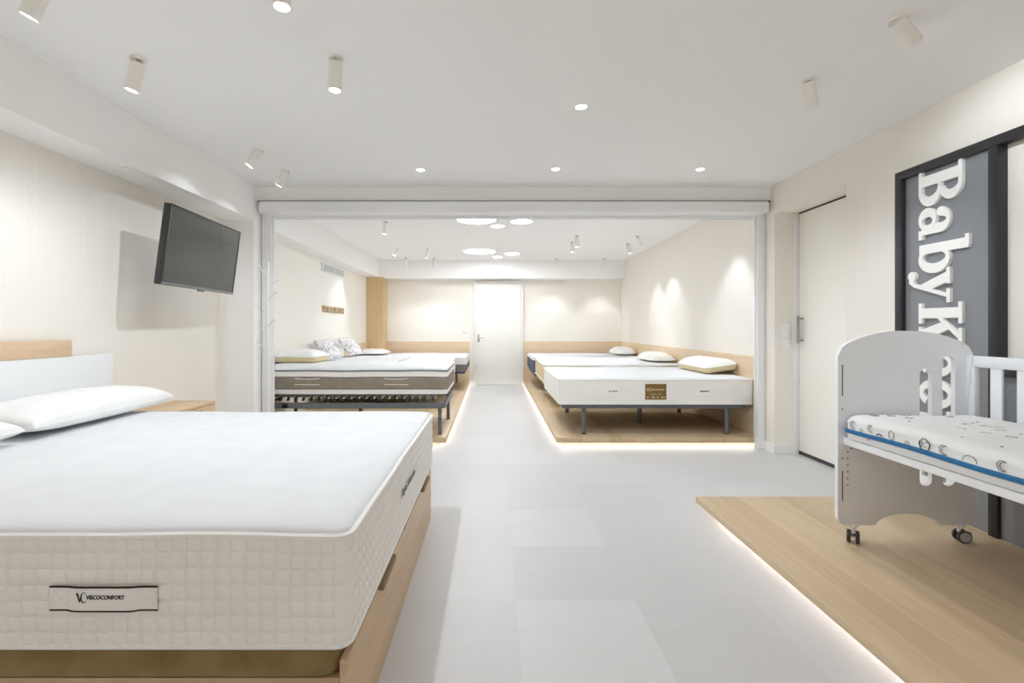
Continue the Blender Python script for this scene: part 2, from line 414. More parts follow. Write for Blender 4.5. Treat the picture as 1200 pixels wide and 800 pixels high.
# ------------------------------------------------------------------ mattresses, pillows
def rr_ring(L, W, r, nL, nW, nc):
    r = max(r, 1e-4); pts = []
    sides = [((-L / 2 + r, -W / 2), (1, 0), L - 2 * r, nL, (0, -1)), ((L / 2, -W / 2 + r), (0, 1), W - 2 * r, nW, (1, 0)),
             ((L / 2 - r, W / 2), (-1, 0), L - 2 * r, nL, (0, 1)), ((-L / 2, W / 2 - r), (0, -1), W - 2 * r, nW, (-1, 0))]
    s = 0
    for k_, (p, d_, ln, n, nn) in enumerate(sides):
        for i in range(n):
            t = i / n; pts.append((p[0] + d_[0] * ln * t, p[1] + d_[1] * ln * t, nn[0], nn[1], s + ln * t, t)) 
        s += ln
        cx = p[0] + d_[0] * ln - nn[0] * r; cy = p[1] + d_[1] * ln - nn[1] * r
        a0 = math.atan2(nn[1], nn[0])
        for i in range(nc):
            a = a0 + (PI / 2) * i / nc
            pts.append((cx + r * math.cos(a), cy + r * math.sin(a), math.cos(a), math.sin(a), s + r * (PI / 2) * i / nc, None))
        s += r * PI / 2
    return pts

def mattress(label, x0, x1, y0, y1, z0, H_, bands, top_mat, r=.05, puff=.02, pip=None, cellu=None, group='mattresses', per=4, wave=.0025, pr=.0065, name='mattress', dome=None, wseed=0.):
    cx, cy = (x0 + x1) / 2, (y0 + y1) / 2; L, W = x1 - x0, y1 - y0
    t = thing(name, label, 'mattress', (cx, cy, z0), group=group)
    cu = cellu or .08
    cL, cW = max(6, round((L - 2 * r) / cu)), max(6, round((W - 2 * r) / cu))
    nL, nW, nc = cL * per, cW * per, 8
    ring = rr_ring(L, W, r, nL, nW, nc)
    wv = lambda s: wave * (math.sin(s * 5.1 + wseed) + .6 * math.sin(s * 11.7 + 1 + wseed))
    for (a, b, mat, cv, amp, nm) in bands:
        rows = max(1, round((b - a) / cv)) if cv else 1; nr = rows * (per if amp else 1)
        rr = []
        for j in range(nr + 1):
            f = j / nr; z = a + (b - a) * f; row = []
            vv = abs(math.sin(PI * f * rows)) if amp else 0
            for i, (x, y, nx, ny, s, tt) in enumerate(ring):
                if amp:
                    if tt is not None:
                        n = cL if abs(ny) > .5 else cW
                        u = abs(math.sin(PI * tt * n))
                    else:
                        kk = (i - nL) % 8 if False else s / cu; u = abs(math.sin(PI * kk))
                    dsp = amp * (u * vv) ** .5
                else: dsp = .003 * math.sin(PI * f)
                bul = .004 * math.sin(PI * min(1, max(0, z / H_)))
                row.append((x + nx * (dsp + bul), y + ny * (dsp + bul), z + wv(s) * z / H_))
            rr.append(row)
        mb = MB(); mb.rings(rr); mb.build(nm, mat, t, angle=75)
    mb = MB(); rr = []
    dome = dome or [(0, 0), (.004, .35), (.012, .55), (.03, .75), (.07, .88), (.14, .96), (.26, 1.0)]
    for dd, hh in dome:
        dd = min(dd, W * .45)
        q = rr_ring(L - 2 * dd, W - 2 * dd, max(r - dd * .5, .01), nL, nW, nc)
        rr.append([(p[0], p[1], H_ + puff * hh + wv(ring[i][4]) * max(0, 1 - dd / .2)) for i, p in enumerate(q)])
    mb.rings(rr, capend=True); mb.build('top_panel', top_mat, t, angle=60)
    mb = MB(); mb.rings([[(p[0], p[1], 0) for p in ring], [(p[0] * .97, p[1] * .97, -.0) for p in ring]], capend=True)
    mb.build('underside', top_mat, t)
    for z, mat, rad in (pip or []):
        mb = MB(); pts = [(p[0] + p[2] * .003, p[1] + p[3] * .003, z + wv(p[4]) * z / H_) for p in ring]
        mb.tube(pts[::2], rad, 6, True, up=(0, 0, 1)); mb.build('piping', mat, t)
    return t

def dome_pillow(label, loc, rot, a, b, seam, T, top, side, group, r=.07, p_corner=.0):
    t = thing('pillow', label, 'pillow', loc, rot, group)
    ring = rr_ring(a, b, r, 24, 24, 8)
    def pinch(x, y):   # edges drawn in a little between the corners
        u, v = x / (a / 2), y / (b / 2)
        return x * (1 - p_corner * (1 - v * v)), y * (1 - p_corner * (1 - u * u))
    if seam > 0:
        rr = []
        for f, k_ in ((0, .93), (.12, .965), (.4, .99), (.75, 1.0), (1, .995)):
            rr.append([(*pinch(p[0] * k_, p[1] * k_), seam * f) for p in ring])
        mb = MB(); mb.rings(rr, capstart=True); mb.build('side_panel', side, t, angle=70)
    rr = []; N = 12
    for j in range(N + 1):
        f = j / N; dd = f * min(a, b) * .5 * .96
        q = rr_ring(a - 2 * dd, b - 2 * dd, max(r * (1 - f), .004), 24, 24, 8)
        h = T * (1 - (1 - f) ** 2.4) ** .75
        rr.append([(*pinch(p[0], p[1]), seam + h) for p in q])
    mb = MB(); mb.rings(rr, capend=True); mb.build('cover', top, t, angle=70)
    if seam > 0:
        mb = MB(); mb.tube([(*pinch(p[0] * 1.0, p[1] * 1.0), seam) for p in ring][::2], .004, 6, True, up=(0, 0, 1)); mb.build('piping', top, t)
    return t

def soft_pillow(name, label, cat, loc, rot, a, b, T, mat, group, flat=.5, c=.09, pw=.5, wr=.006, rnd_=0.):
    o = thing(name, label, cat, loc, rot, group); n = 36
    rnd = random.Random(hash(label) % 1000 if False else len(label)); ph = [rnd.uniform(0, 6) for _ in range(4)]
    mb = MB()
    for sgn, k_ in ((1, 1), (-1, flat)):
        vs = []; fs = []
        for i in range(n + 1):
            for j in range(n + 1):
                u = math.sin(PI / 2 * (2 * i / n - 1)); v = math.sin(PI / 2 * (2 * j / n - 1))
                x = a / 2 * u * (1 - c * (1 - v * v) * abs(u)); y = b / 2 * v * (1 - c * (1 - u * u) * abs(v))
                x *= math.sqrt(1 - rnd_ * v * v / 2); y *= math.sqrt(1 - rnd_ * u * u / 2)
                e = max(0, (1 - abs(u) ** 2.6) * (1 - abs(v) ** 2.6))
                h = T * e ** pw + wr * e * (math.sin(9 * u + ph[0]) * math.sin(7 * v + ph[1]) + .5 * math.sin(17 * u + 11 * v + ph[2])) 
                vs.append((x, y, sgn * k_ * h * .5 + (T * .5 * flat)))
        for i in range(n):
            for j in range(n):
                q = (i * (n + 1) + j, (i + 1) * (n + 1) + j, (i + 1) * (n + 1) + j + 1, i * (n + 1) + j + 1)
                fs.append(q if sgn > 0 else tuple(reversed(q)))
        mb.add(vs, fs)
    cov = mb.build('cover', mat, o, angle=60)
    edge = [(a / 2 * u * (1 - c * (1 - v * v) * abs(u)) * math.sqrt(1 - rnd_ * v * v / 2), b / 2 * v * (1 - c * (1 - u * u) * abs(v)) * math.sqrt(1 - rnd_ * u * u / 2), T * .5 * flat) for (u, v) in
            [(-1 + 2 * i / 24, -1) for i in range(24)] + [(1, -1 + 2 * i / 24) for i in range(24)] + [(1 - 2 * i / 24, 1) for i in range(24)] + [(-1, 1 - 2 * i / 24) for i in range(24)]]
    mb = MB(); mb.tube(edge, .003, 5, True, up=(0, 0, 1)); mb.build('seam', mat, o)
    return o

def legs(t, o, spots, z0, z1, r, mat=None):
    for x, y in spots:
        mb = MB(o); mb.cyl((x, y, z0 + .006), (x, y, z1), r, bev=.002)
        lg = mb.build('leg', mat or M['steel'], t)
        mb = MB(o); mb.cyl((x, y, z0), (x, y, z0 + .008), r + .0015); mb.build('foot_cap', M['black'], lg)

def ring_frame(mb, x0, x1, y0, y1, z0, z1, r, w):
    cx, cy = (x0 + x1) / 2, (y0 + y1) / 2
    A = rr_ring(x1 - x0, y1 - y0, r, 6, 6, 8); B = rr_ring(x1 - x0 - 2 * w, y1 - y0 - 2 * w, max(r - w, .01), 6, 6, 8)
    b = .004
    def R(q, z, k_=0): return [(cx + p[0] - p[2] * k_, cy + p[1] - p[3] * k_, z) for p in q]
    mb.rings([R(A, z0, b), R(A, z0 + b), R(A, z1 - b), R(A, z1, b), R(B, z1, -b), R(B, z1 - b), R(B, z0 + b), R(B, z0, -b), R(A, z0, b)])

def flat_label(parent, name, x0, x1, y, z0, z1, mat, th=.002):
    mb = MB(); mb.box(x0, x1, y - th, y + .004, z0, z1, .0008, 1); return mb.build(name, mat, parent)

# ---- big foreground bed : storage box, lid, mattress
bx0, bx1, by0, by1 = -2.355, -.370, 1.225, 2.892
O = ((bx0 + bx1) / 2, (by0 + by1) / 2, 0)
t = thing('storage_bed', 'oak storage bed box with brown mesh lid in the left foreground', 'bed base', O)
mb = MB(O); mb.box(bx0, bx1 - .02, by0 + .02, by1 - .02, .012, .252); mb.build('box_core', M['cambrianx'], t, smooth=False)
mb = MB(O); mb.box(bx1 - .02, bx1, by0, by1, .0, .300, .0015); mb.build('end_board', M['cambrian'], t)
for ya, yb in ((by0, by0 + .02), (by1 - .02, by1)):
    mb = MB(O); mb.box(bx0, bx1 - .0205, ya, yb, 0, .255, .0015); mb.build('side_board', M['cambrianx'], t)
mb = MB(O)
cx, cy = (bx0 + bx1 - .022) / 2, O[1]; L_, W_ = bx1 - .022 - bx0, by1 - by0 + .014
rr = []
for ins, z in ((.012, .256), (.003, .262), (0, .275), (0, .332), (.004, .341), (.014, .346), (.1, .348)):
    q = rr_ring(L_ - 2 * ins, W_ - 2 * ins, max(.055 - ins, .02), 20, 20, 8); rr.append([(cx + p[0], cy + p[1], z) for p in q])
mb.rings(rr, True, True); lid = mb.build('lid', M['spacer'], t)
for y0 in (1.56, 2.49):
    mb = MB(O); mb.box(bx1 - .021, bx1 + .018, y0, y0 + .205, .293, .318, .004); mb.build('handle', M['khaki'], t)
mb = MB(O); mb.box(bx1 - .021, bx1 + .002, 2.02, 2.05, .30, .322, .002); mb.build('latch', M['khaki'], t)

mt = mattress('thick white quilted mattress with printed handle label on the foreground oak bed', -2.368, -.358, 1.190, 2.845, .350, .285,
              [(0.006, .281, M['pique'], .0395, .0070, 'border')], M['cotton'], r=.032, puff=.026,
              pip=[(.011, M['pipe_white'], .0075), (.283, M['pipe_white'], .0085)], cellu=.037, per=10)
mx, my, mz = (-2.368 - .358) / 2, (1.190 + 2.845) / 2, .350
fy = 1.190 - my
def fX(px, d=1.19): return (px - 577) * d / 563 - mx
def fZ(py, d=1.19): return 1.15 - (py - 383) * d / 563 - mz
lx0, lx1, lz0, lz1 = fX(64), fX(188.5), fZ(711), fZ(684)
mb = MB(); n = 24; rr = []
for th in (0, 1):
    pass
vs = []; fs = []
for i in range(n + 1):
    f = i / n; x = lx0 + (lx1 - lx0) * f; lift = .0125 + .004 * min(1, max(0, math.sin(PI * (f - .16) / .68) if .16 < f < .84 else 0) * 2.2)
    sag = .0016 * (1 if .2 < f < .8 else 0)
    vs += [(x, fy - lift, lz0 + sag * -1), (x, fy - lift, lz1)]
for i in range(n): fs.append((2 * i, 2 * i + 2, 2 * i + 3, 2 * i + 1))
b0 = len(vs); vs += [(v[0], v[1] + .0025, v[2]) for v in vs]
fs += [tuple(i + b0 for i in reversed(f)) for f in fs]
for i in range(n):
    fs += [(2 * i, 2 * i + 2, b0 + 2 * i + 2, b0 + 2 * i), (2 * i + 1, 2 * i + 3, b0 + 2 * i + 3, b0 + 2 * i + 1)]
mb.add(vs, fs); hl = mb.build('handle_label', M['pique'], mt, angle=60)
for zi, wd in ((0, .0020), (1, .0024)):
    mb = MB(); mb.tube([vs[2 * i + zi] for i in range(n + 1)], wd, 6); mb.build('piping', M['ink'], hl)
for xa, xb in ((lx0 + .006, lx0 + .045), (lx1 - .045, lx1 - .006)):
    mb = MB(); y_ = fy - .0128
    for p, q in (((xa, lz0 + .006), (xb, lz1 - .006)), ((xa, lz1 - .006), (xb, lz0 + .006)), ((xa, lz0 + .006), (xa, lz1 - .006)), ((xb, lz0 + .006), (xb, lz1 - .006))):
        mb.tube([(p[0], y_ - .0005, p[1]), (q[0], y_ - .0005, q[1])], .0006, 4)
    mb.build('stitching', M['pique'], hl)
lz = fZ(695.6)
text_obj('lettering', 'VISCOCONFORT', .0142, M['ink'], hl, face_front((fX(107.8) + fX(152)) / 2, fy - .0172, lz), fit=fX(152) - fX(107.8), bold=.0002)
# the VC monogram before the word: a swooping V and a tall C
mb = MB()
mono = lambda u, v, w: (fX(96.6) + u, fy - .0166 - w, lz + v)
mb.prism([(-.001, .0115), (.0035, .0105), (.0085, -.011), (.0068, -.0115)], [], mono, 0, .0012)
mb.prism([(.0085, -.011), (.0068, -.0115), (.0096, .002), (.0102, .002)], [], mono, 0, .0012)
pts = [(.0215 - .0095 + .0075 * math.cos(a) * .95, .0125 * math.sin(a)) for a in [math.radians(40 + 280 * i / 24) for i in range(25)]]
for i in range(24):
    wd = .0004 + .0009 * math.sin(PI * i / 24)
    (ax, az), (bx_, bz) = pts[i], pts[i + 1]
    mb.tube([mono(ax + .006, az, .0006), mono(bx_ + .006, bz, .0006)], wd, 5)
mb.build('logo', M['ink'], hl)
text_obj('lettering', 'Royal Selection', .042, M['greyink'], mt, face_right(-.358 - mx + .0125, 1.985 - my, .160), shear=.35, fit=.31, bold=.0003)

# pillows of the foreground bed
soft_pillow('pillow', 'long white pillow at the far side of the foreground bed', 'pillow', (-2.150, 2.49, .672), (0, -.0, PI / 2 + .03), .93, .40, .20, M['pillow'], 'white pillows', flat=.5, c=.035, pw=.34)
soft_pillow('pillow', 'long white pillow at the near side of the foreground bed, cut by the frame', 'pillow', (-2.150, 1.55, .672), (0, -.0, PI / 2 - .02), .90, .40, .19, M['pillow'], 'white pillows', flat=.5, c=.035, pw=.34)

# headboard and nightstand
O = (XL + .02, 2.0, 0)
t = thing('headboard', 'low white headboard with oak top strip behind the foreground bed', 'headboard', O)
mb = MB(O); mb.box(XL + .015, XL + .033, 1.0, 3.02, .0, .985, .003); mb.build('panel', plain('headboard_glossy_white', (231, 234, 236), .2), t)
mb = MB(O); mb.box(XL + .015, XL + .037, 1.0, 2.725, .985, 1.077, .002); mb.build('top_strip', M['honey'], t)
O = (-2.25, 3.4, 0)
t = thing('nightstand', 'small oak nightstand in the corner past the foreground bed', 'nightstand', O)
mb = MB(O); mb.box(-2.418, -2.10, 3.18, 3.65, .572, .592, .0015); mb.build('top', M['honey'], t)
mb = MB(O); mb.box(-2.415, -2.12, 3.185, 3.203, 0, .572); mb.box(-2.415, -2.12, 3.627, 3.645, 0, .572); mb.box(-2.415, -2.40, 3.2, 3.63, 0, .572)
mb.build('body', M['honey'], t, smooth=False)
for za, zb in ((.05, .30), (.305, .568)):
    mb = MB(O); mb.box(-2.12, -2.102, 3.186, 3.644, za, zb, .002); dr = mb.build('drawer', M['honey'], t)
    mb = MB(O); mb.box(-2.102, -2.092, 3.36, 3.47, zb - .03, zb - .018, .002); mb.build('pull', M['chrome'], dr)

# ---- right hand beds
def steel_base(label, x0, x1, y0, y1, z0, z1, spots, zfloor=.097, slats=False):
    o = ((x0 + x1) / 2, (y0 + y1) / 2, zfloor)
    t = thing('bed_base', label, 'bed base', o, group='steel bed bases')
    mb = MB(o); ring_frame(mb, x0, x1, y0, y1, z0, z1, .05, .028); mb.build('frame', M['steel'], t)
    mb = MB(o); mb.box(o[0] - .02, o[0] + .02, y0 + .026, y1 - .026, z0, z1 - .012, .003); mb.build('cross_bar', M['steel'], t)
    legs(t, o, spots, zfloor, z0 + .004, .0215)
    return t, o
def slab_base(label, x0, x1, y0, y1, z0, z1, mat, spots, pip=None, zfloor=.097):
    o = ((x0 + x1) / 2, (y0 + y1) / 2, zfloor)
    t = thing('bed_base', label, 'bed base', o, group='upholstered bed bases')
    mb = MB(o); rr = []
    for ins, z in ((.012, z0), (.002, z0 + .006), (0, z0 + .014), (0, z1 - .012), (.003, z1 - .004), (.014, z1)):
        rr.append([(o[0] + p[0], o[1] + p[1], z) for p in rr_ring(x1 - x0 - 2 * ins, y1 - y0 - 2 * ins, max(.05 - ins, .01), 10, 10, 8)])
    mb.rings(rr, True, True); mb.build('platform', mat, t)
    if pip:
        mb = MB(o); mb.tube([(o[0] + p[0], o[1] + p[1], z1 - .006) for p in rr_ring(x1 - x0, y1 - y0, .05, 8, 8, 8)], .005, 6, True, up=(0, 0, 1)); mb.build('piping', pip, t)
    legs(t, o, spots, zfloor, z0 + .004, .021)
    return t

t, o = steel_base('dark grey steel bed base of the nearest bed by the right wall', .685, 2.50, 4.685, 5.99, .355, .396, [(.90, 4.73), (2.305, 4.73), (1.62, 5.28), (.92, 5.93), (2.305, 5.93)])
mb = MB(o); mb.box(.712, 2.473, 4.712, 5.963, .378, .394); mb.build('deck', M['greyfab'], t, smooth=False)
for i in range(1):
    mb = MB(o); mb.box(2.44, 2.50, 4.676, 4.70, .366, .384, .003); mb.build('bracket', M['steel'], t)
mt = mattress('white mattress with bronze label nearest the opening by the right wall', .65, 2.538, 4.660, 6.02, .398, .243,
              [(.005, .238, M['pique'], .024, .0038, 'border')], M['cotton'], r=.035, puff=.018, pip=[(.004, M['pipe_white'], .004), (.239, M['pipe_white'], .005)], cellu=.042, per=3)
mx, my, mz = (.65 + 2.538) / 2, (4.66 + 6.02) / 2, .398
fy = 4.66 - my
d_ = 4.655
X = lambda px: (px - 577) * d_ / 563 - mx
Z = lambda py: 1.15 - (py - 383) * d_ / 563 - mz
gl = flat_label(mt, 'brand_label', X(756), X(780.8), fy - .007, Z(468), Z(449.8), M['gold'])
text_obj('lettering', 'VISCOCONFORT', .020, M['goldlight'], gl, face_front(X(770.7), fy - .0105, Z(456.4)), fit=X(778.3) - X(763.1), bold=.0006)
text_obj('lettering', 'VC', .044, M['goldlight'], gl, face_front(X(760.2), fy - .0105, Z(456.6)), sx=.8, bold=.0008)
text_obj('lettering', 'CONFORT  TOTAL', .014, M['goldlight'], gl, face_front(X(768.4), fy - .0105, Z(461.8)), sx=1.0)
for px in (759, 764, 766.4, 770.5, 775.5, 778):
    mb = MB(); mb.cyl((X(px), fy - .0105, Z(465.3)), (X(px), fy - .0085, Z(465.3)), .0075, n=10); mb.build('icon', M['goldlight'], gl)
for px in (718.5, 825.5):
    hd = flat_label(mt, 'handle_label', X(px - 14), X(px + 14), fy - .005, Z(462.5), Z(455), M['pique'], .003)
    text_obj('lettering', 'VISCOCONFORT', .019, plain('navy_print', (60, 62, 90), .7) if 'navy_print' not in bpy.data.materials else bpy.data.materials['navy_print'], hd, face_front(X(px), fy - .0092, Z(458.4)), fit=.088, bold=.0004)

slab_base('beige upholstered bed base under the middle bed by the right wall', .70, 2.53, 6.32, 7.68, .365, .418, M['beige'], [(.95, 6.5), (2.3, 6.5), (.95, 7.55), (2.3, 7.55)], M['pipe_white'])
mattress('beige sided mattress with white top in the middle by the right wall', .690, 2.538, 6.300, 7.70, .420, .225,
         [(.006, .218, M['beige'], .05, .002, 'border')], M['cotton'], r=.05, puff=.018, pip=[(.005, M['pipe_white'], .006), (.22, M['pipe_white'], .005)], cellu=.06, per=3)
slab_base('grey upholstered bed base under the farthest bed by the right wall', .70, 2.53, 7.97, 9.33, .33, .383, M['greyfab'], [(.95, 8.2), (2.3, 8.2), (.95, 9.2), (2.3, 9.2)], M['pipe_white'])
mattress('slate blue sided mattress with white top farthest along the right wall', .680, 2.538, 7.950, 9.36, .385, .245,
         [(.004, .205, M['navy'], .05, .0015, 'border'), (.205, .24, M['cotton'], 0, 0, 'top_band')], M['cotton'], r=.05, puff=.016, pip=[(.205, M['pipe_dark'], .003)], cellu=.08, per=3)

dome_pillow('white pillow with beige side on the nearest bed by the right wall', (2.365, 5.32, .690), (0, -.14, .03), .345, .76, .058, .070, M['pillow'], M['beige'], 'pillows by the right wall', r=.06, p_corner=.05)
soft_pillow('pillow', 'oval pale speckled pillow on the middle bed by the right wall', 'pillow', (2.335, 6.90, .668), (0, -.0, PI / 2), 0.80, .40, .20, M['linen'], 'pillows by the right wall', flat=.3, c=.0, pw=.6, rnd_=.55)
soft_pillow('pillow', 'small white pillow on the farthest bed by the right wall', 'pillow', (2.345, 8.68, .655), (0, -.0, PI / 2), .74, .40, .22, M['pillow'], 'pillows by the right wall', flat=.3, c=.0, pw=.6, rnd_=.6)

# ---- left hand beds
o = (-1.40, 5.12, .097); lx0, lx1, ly0, ly1 = -2.34, -.455, 4.655, 5.56
t = thing('bed_base', 'dark steel slatted bed base raised under the taupe banded mattress', 'bed base', o, group='steel bed bases')
mb = MB(o); ring_frame(mb, lx0, lx1, ly0, ly1, .360, .412, .05, .030); mb.build('frame', M['steel'], t)
legs(t, o, [(-.515, 4.715), (-.505, 5.50), (-2.25, 4.715), (-2.25, 5.50), (-1.40, 5.1)], .097, .364, .0195)
mb = MB(o)
for yy in (4.74, 5.47): mb.box(lx0 + .05, lx1 - .10, yy - .010, yy + .010, .388, .405, .003)
for xx in (-2.25, -1.5, -.9): mb.box(xx - .012, xx + .012, 4.74, 5.47, .388, .403, .003)
for xx in (-2.2, -.62):
    for yy in (4.74, 5.47): mb.box(xx - .015, xx + .015, yy - .01, yy + .01, .37, .392, .002)
mb.build('lifting_frame', M['black'], t)
for i in range(24):
    x = -2.29 + i * .0745
    mb = MB(o); n = 8; ra = []; 
    for j in range(n + 1):
        f = j / n; y = 4.71 + .79 * f; z = .449 + .014 * math.sin(PI * f)
        ra.append([(x - .022, y, z + .000), (x + .022, y, z + .000), (x + .022, y, z + .008), (x - .022, y, z + .008)])
    mb.rings(ra, True, True); sl = mb.build('slat', M['slat'], t, angle=30)
    for yy in (4.715, 5.495):
        mb = MB(o); mb.obox(Matrix.Translation((x - .008, yy, .446)) @ Matrix.Rotation(.35, 4, 'Y'), .020, .042, .042, .004); mb.build('slat_holder', M['black'], sl)
mb = MB(o)
for k_ in range(6): mb.box(-2.03 + k_ * .009, -2.026 + k_ * .009, 4.645, 4.668, .362, .408)
mb.box(-2.035, -1.98, 4.648, 4.668, .366, .404, .002); mb.build('clamp', M['black'], t)

mt = mattress('white mattress with taupe side band and dark piping by the left wall', -2.375, -.447, 4.715, 5.605, .482, .247,
              [(.006, .058, M['pique'], 0, 0, 'lower_band'), (.058, .176, M['taupe'], .03, .002, 'side_band'), (.176, .236, M['pique'], 0, 0, 'upper_band')],
              M['cotton'], r=.045, puff=.03, pip=[(.004, M['pipe_dark'], .005), (.058, M['pipe_dark'], .003), (.176, M['pipe_dark'], .003), (.238, M['pipe_dark'], .0055)], cellu=.045, per=3,
              dome=[(0, -.2), (.003, .0), (.008, .3), (.02, .55), (.06, .8), (.14, .95), (.26, 1.0)])
mx, my, mz = (-2.375 - .447) / 2, (4.715 + 5.605) / 2, .482
fy = 4.715 - my; d_ = 4.71
for px in (360, 464.5):
    mb = MB(); n = 12; vs = []
    for i in range(n + 1):
        f = i / n; x = X(px - 14.3) + (X(px + 14.3) - X(px - 14.3)) * f
        vs += [(x, fy - .007 - .006 * math.sin(PI * f), Z(450.6)), (x, fy - .007 - .006 * math.sin(PI * f), Z(443.4) - .006 * math.sin(PI * f))]
    fs = [(2 * i, 2 * i + 2, 2 * i + 3, 2 * i + 1) for i in range(n)]
    b0 = len(vs); full = vs + [(v[0], v[1] + .002, v[2]) for v in vs]
    fs = fs + [tuple(i + b0 for i in reversed(f)) for f in fs]
    for i in range(n): fs += [(2 * i, 2 * i + 2, b0 + 2 * i + 2, b0 + 2 * i), (2 * i + 1, 2 * i + 3, b0 + 2 * i + 3, b0 + 2 * i + 1)]
    mb.add(full, fs); hd = mb.build('handle', M['taupe'], mt)
    for zi in (0, 1):
        mb = MB(); mb.tube([vs[2 * i + zi] for i in range(n + 1)], .0035, 5); mb.build('piping', M['pipe_white'], hd)

slab_base('grey upholstered bed base under the middle bed by the left wall', -2.36, -.63, 6.22, 7.73, .37, .42, M['greyfab'], [(-2.2, 6.4), (-.85, 6.4), (-2.2, 7.6), (-.85, 7.6)])
mattress('plain white mattress in the middle along the left wall, under a topper', -2.385, -.60, 6.20, 7.75, .422, .225,
         [(.004, .22, M['pique'], .05, .002, 'border')], M['cotton'], r=.05, puff=.018, pip=[(.22, M['pipe_white'], .005)], cellu=.08, per=3)
mattress('thin white topper lying on the middle bed by the left wall', -2.38, -1.29, 6.25, 7.62, .667, .020,
         [(.002, .018, M['cotton'], 0, 0, 'border')], M['cotton'], r=.05, puff=.008, pip=[(.018, M['pipe_white'], .003)], cellu=.08, per=3, name='mattress_topper')
slab_base('dark grey bed base under the farthest bed by the left wall', -2.36, -.46, 7.98, 9.2, .37, .412, M['navy'], [(-2.2, 8.2), (-.70, 8.1), (-2.2, 9.05), (-.68, 9.12)])
mattress('white topped mattress with dark grey base band farthest along the left wall', -2.39, -.437, 7.95, 9.21, .414, .225,
         [(.004, .112, M['greyfab'], .05, .001, 'lower_band'), (.112, .22, M['cotton'], 0, 0, 'upper_band')], M['cotton'], r=.05, puff=.016, pip=[(.112, M['pipe_dark'], .003)], cellu=.08, per=3)
dome_pillow('white pillow with beige side on the taupe banded mattress', (-2.145, 5.40, .764), (0, .0, -.14), .50, .38, .062, .075, M['pillow'], M['beige'], 'pillows by the left wall', r=.05, p_corner=.05)
soft_pillow('cushion', 'grey and white patterned cushion leaning beside the white pillow', 'cushion', (-2.275, 6.50, .800), (0, PI / 2 - .70, -.12), .33, .42, .18, M['cushion'], 'patterned cushions', flat=.8, c=.07, pw=.5)
soft_pillow('cushion', 'grey and white patterned cushion leaning farther along the left wall', 'cushion', (-2.25, 7.42, .800), (0, PI / 2 - .72, -.12), .33, .42, .18, M['cushion'], 'patterned cushions', flat=.8, c=.07, pw=.5)
soft_pillow('pillow', 'white pillow on the farthest bed by the left wall', 'pillow', (-2.13, 8.60, .664), (0, .0, 0), .50, .62, .15, M['pillow'], 'pillows by the left wall', flat=.35, c=.03, pw=.5)

# ------------------------------------------------------------------ television
R3 = Matrix(((0.99112045, -0.04753881, 0.12417857), (0.04684217, 0.99886592, 0.0085254), (-0.12444303, -0.00263291, 0.99222326)))
tvw, tvh = .885, .498; C = Vector((-1.9995, 3.3545, 1.6536))
t = thing('television', 'black flat television tilted down from the left wall', 'television', C)
T4 = R3.to_4x4()
def tvbox(name, mat, xa, xb, ya, yb, za, zb, bev=.002, par=None):
    mb = MB(); mb.obox(T4 @ Matrix.Translation(((xa + xb) / 2, (ya + yb) / 2, (za + zb) / 2)), xb - xa, yb - ya, zb - za, bev)
    return mb.build(name, mat, par or t)
tvbox('case', M['tvcase'], -.045, -.004, -tvw / 2, tvw / 2, -tvh / 2, tvh / 2, .006)
mb = MB()
bz = .012
for (ya, yb, za, zb) in ((-tvw / 2, tvw / 2, tvh / 2 - bz, tvh / 2), (-tvw / 2, -tvw / 2 + bz, -tvh / 2, tvh / 2), (tvw / 2 - bz, tvw / 2, -tvh / 2, tvh / 2)):
    mb.obox(T4 @ Matrix.Translation((-.001, (ya + yb) / 2, (za + zb) / 2)), .006, yb - ya, zb - za, .0015)
mb.build('screen_frame', M['tvcase'], t)
tvbox('lower_trim', M['tvedge'], -.004, .003, -tvw / 2, tvw / 2, -tvh / 2, -tvh / 2 + .018, .001)
tvbox('screen', M['screen'], -.004, -.001, -tvw / 2 + bz, tvw / 2 - bz, -tvh / 2 + .018, tvh / 2 - bz, 0)
tvbox('sensor', M['tvedge'], -.006, .007, -.045, .03, -tvh / 2 - .012, -tvh / 2 + .008, .003)
mb = MB(C); mb.box(XL + .0004, XL + .02, 3.72, 3.92, 1.52, 1.72, .003); 
mb.tube([(XL + .018, 3.82, 1.62), (-2.25, 3.66, 1.62), (-2.07, 3.42, 1.63), (-2.035, 3.40, 1.64)], .018, 10); mb.box(-2.06, -2.035, 3.30, 3.52, 1.57, 1.72, .003)
mb.build('wall_bracket', M['black'], t)

# ------------------------------------------------------------------ coat stand
O = (-1.955, 4.18, 0)
t = thing('coat_stand', 'slim white coat stand with slanted pegs beside the shutter rail', 'coat stand', O)
mb = MB(O); mb.cyl((-1.955, 4.18, .02), (-1.955, 4.18, 1.715), .0145, bev=.003); mb.build('pole', M['lacquer'], t)
mb = MB(O); mb.cyl((-1.955, 4.18, 0), (-1.955, 4.18, .02), .15, n=40, bev=.003); mb.build('base', M['lacquer'], t)
sc_ = 4.18 / 563
for (px0, py0, px1, py1, dy) in ((312, 320.5, 302, 313, -.03), (310.5, 364, 299, 357.5, -.03), (312, 408, 300, 401, -.03), (309.5, 391, 306, 384, -.08),
                                 (318, 335.5, 326.5, 328, .03), (315, 350, 324.5, 342, -.05), (314, 380.5, 322.5, 374, -.05), (319, 420, 328.5, 413, .03)):
    z0, z1 = 1.15 - (py0 - 383) * sc_, 1.15 - (py1 - 383) * sc_
    xe = (px1 - 577) * (4.18 + dy) / 563
    mb = MB(O); mb.tube([(-1.955, 4.18, z0 - .012), (xe, 4.18 + dy, z1)], .0062, 8); mb.build('peg', M['lacquer'], t)

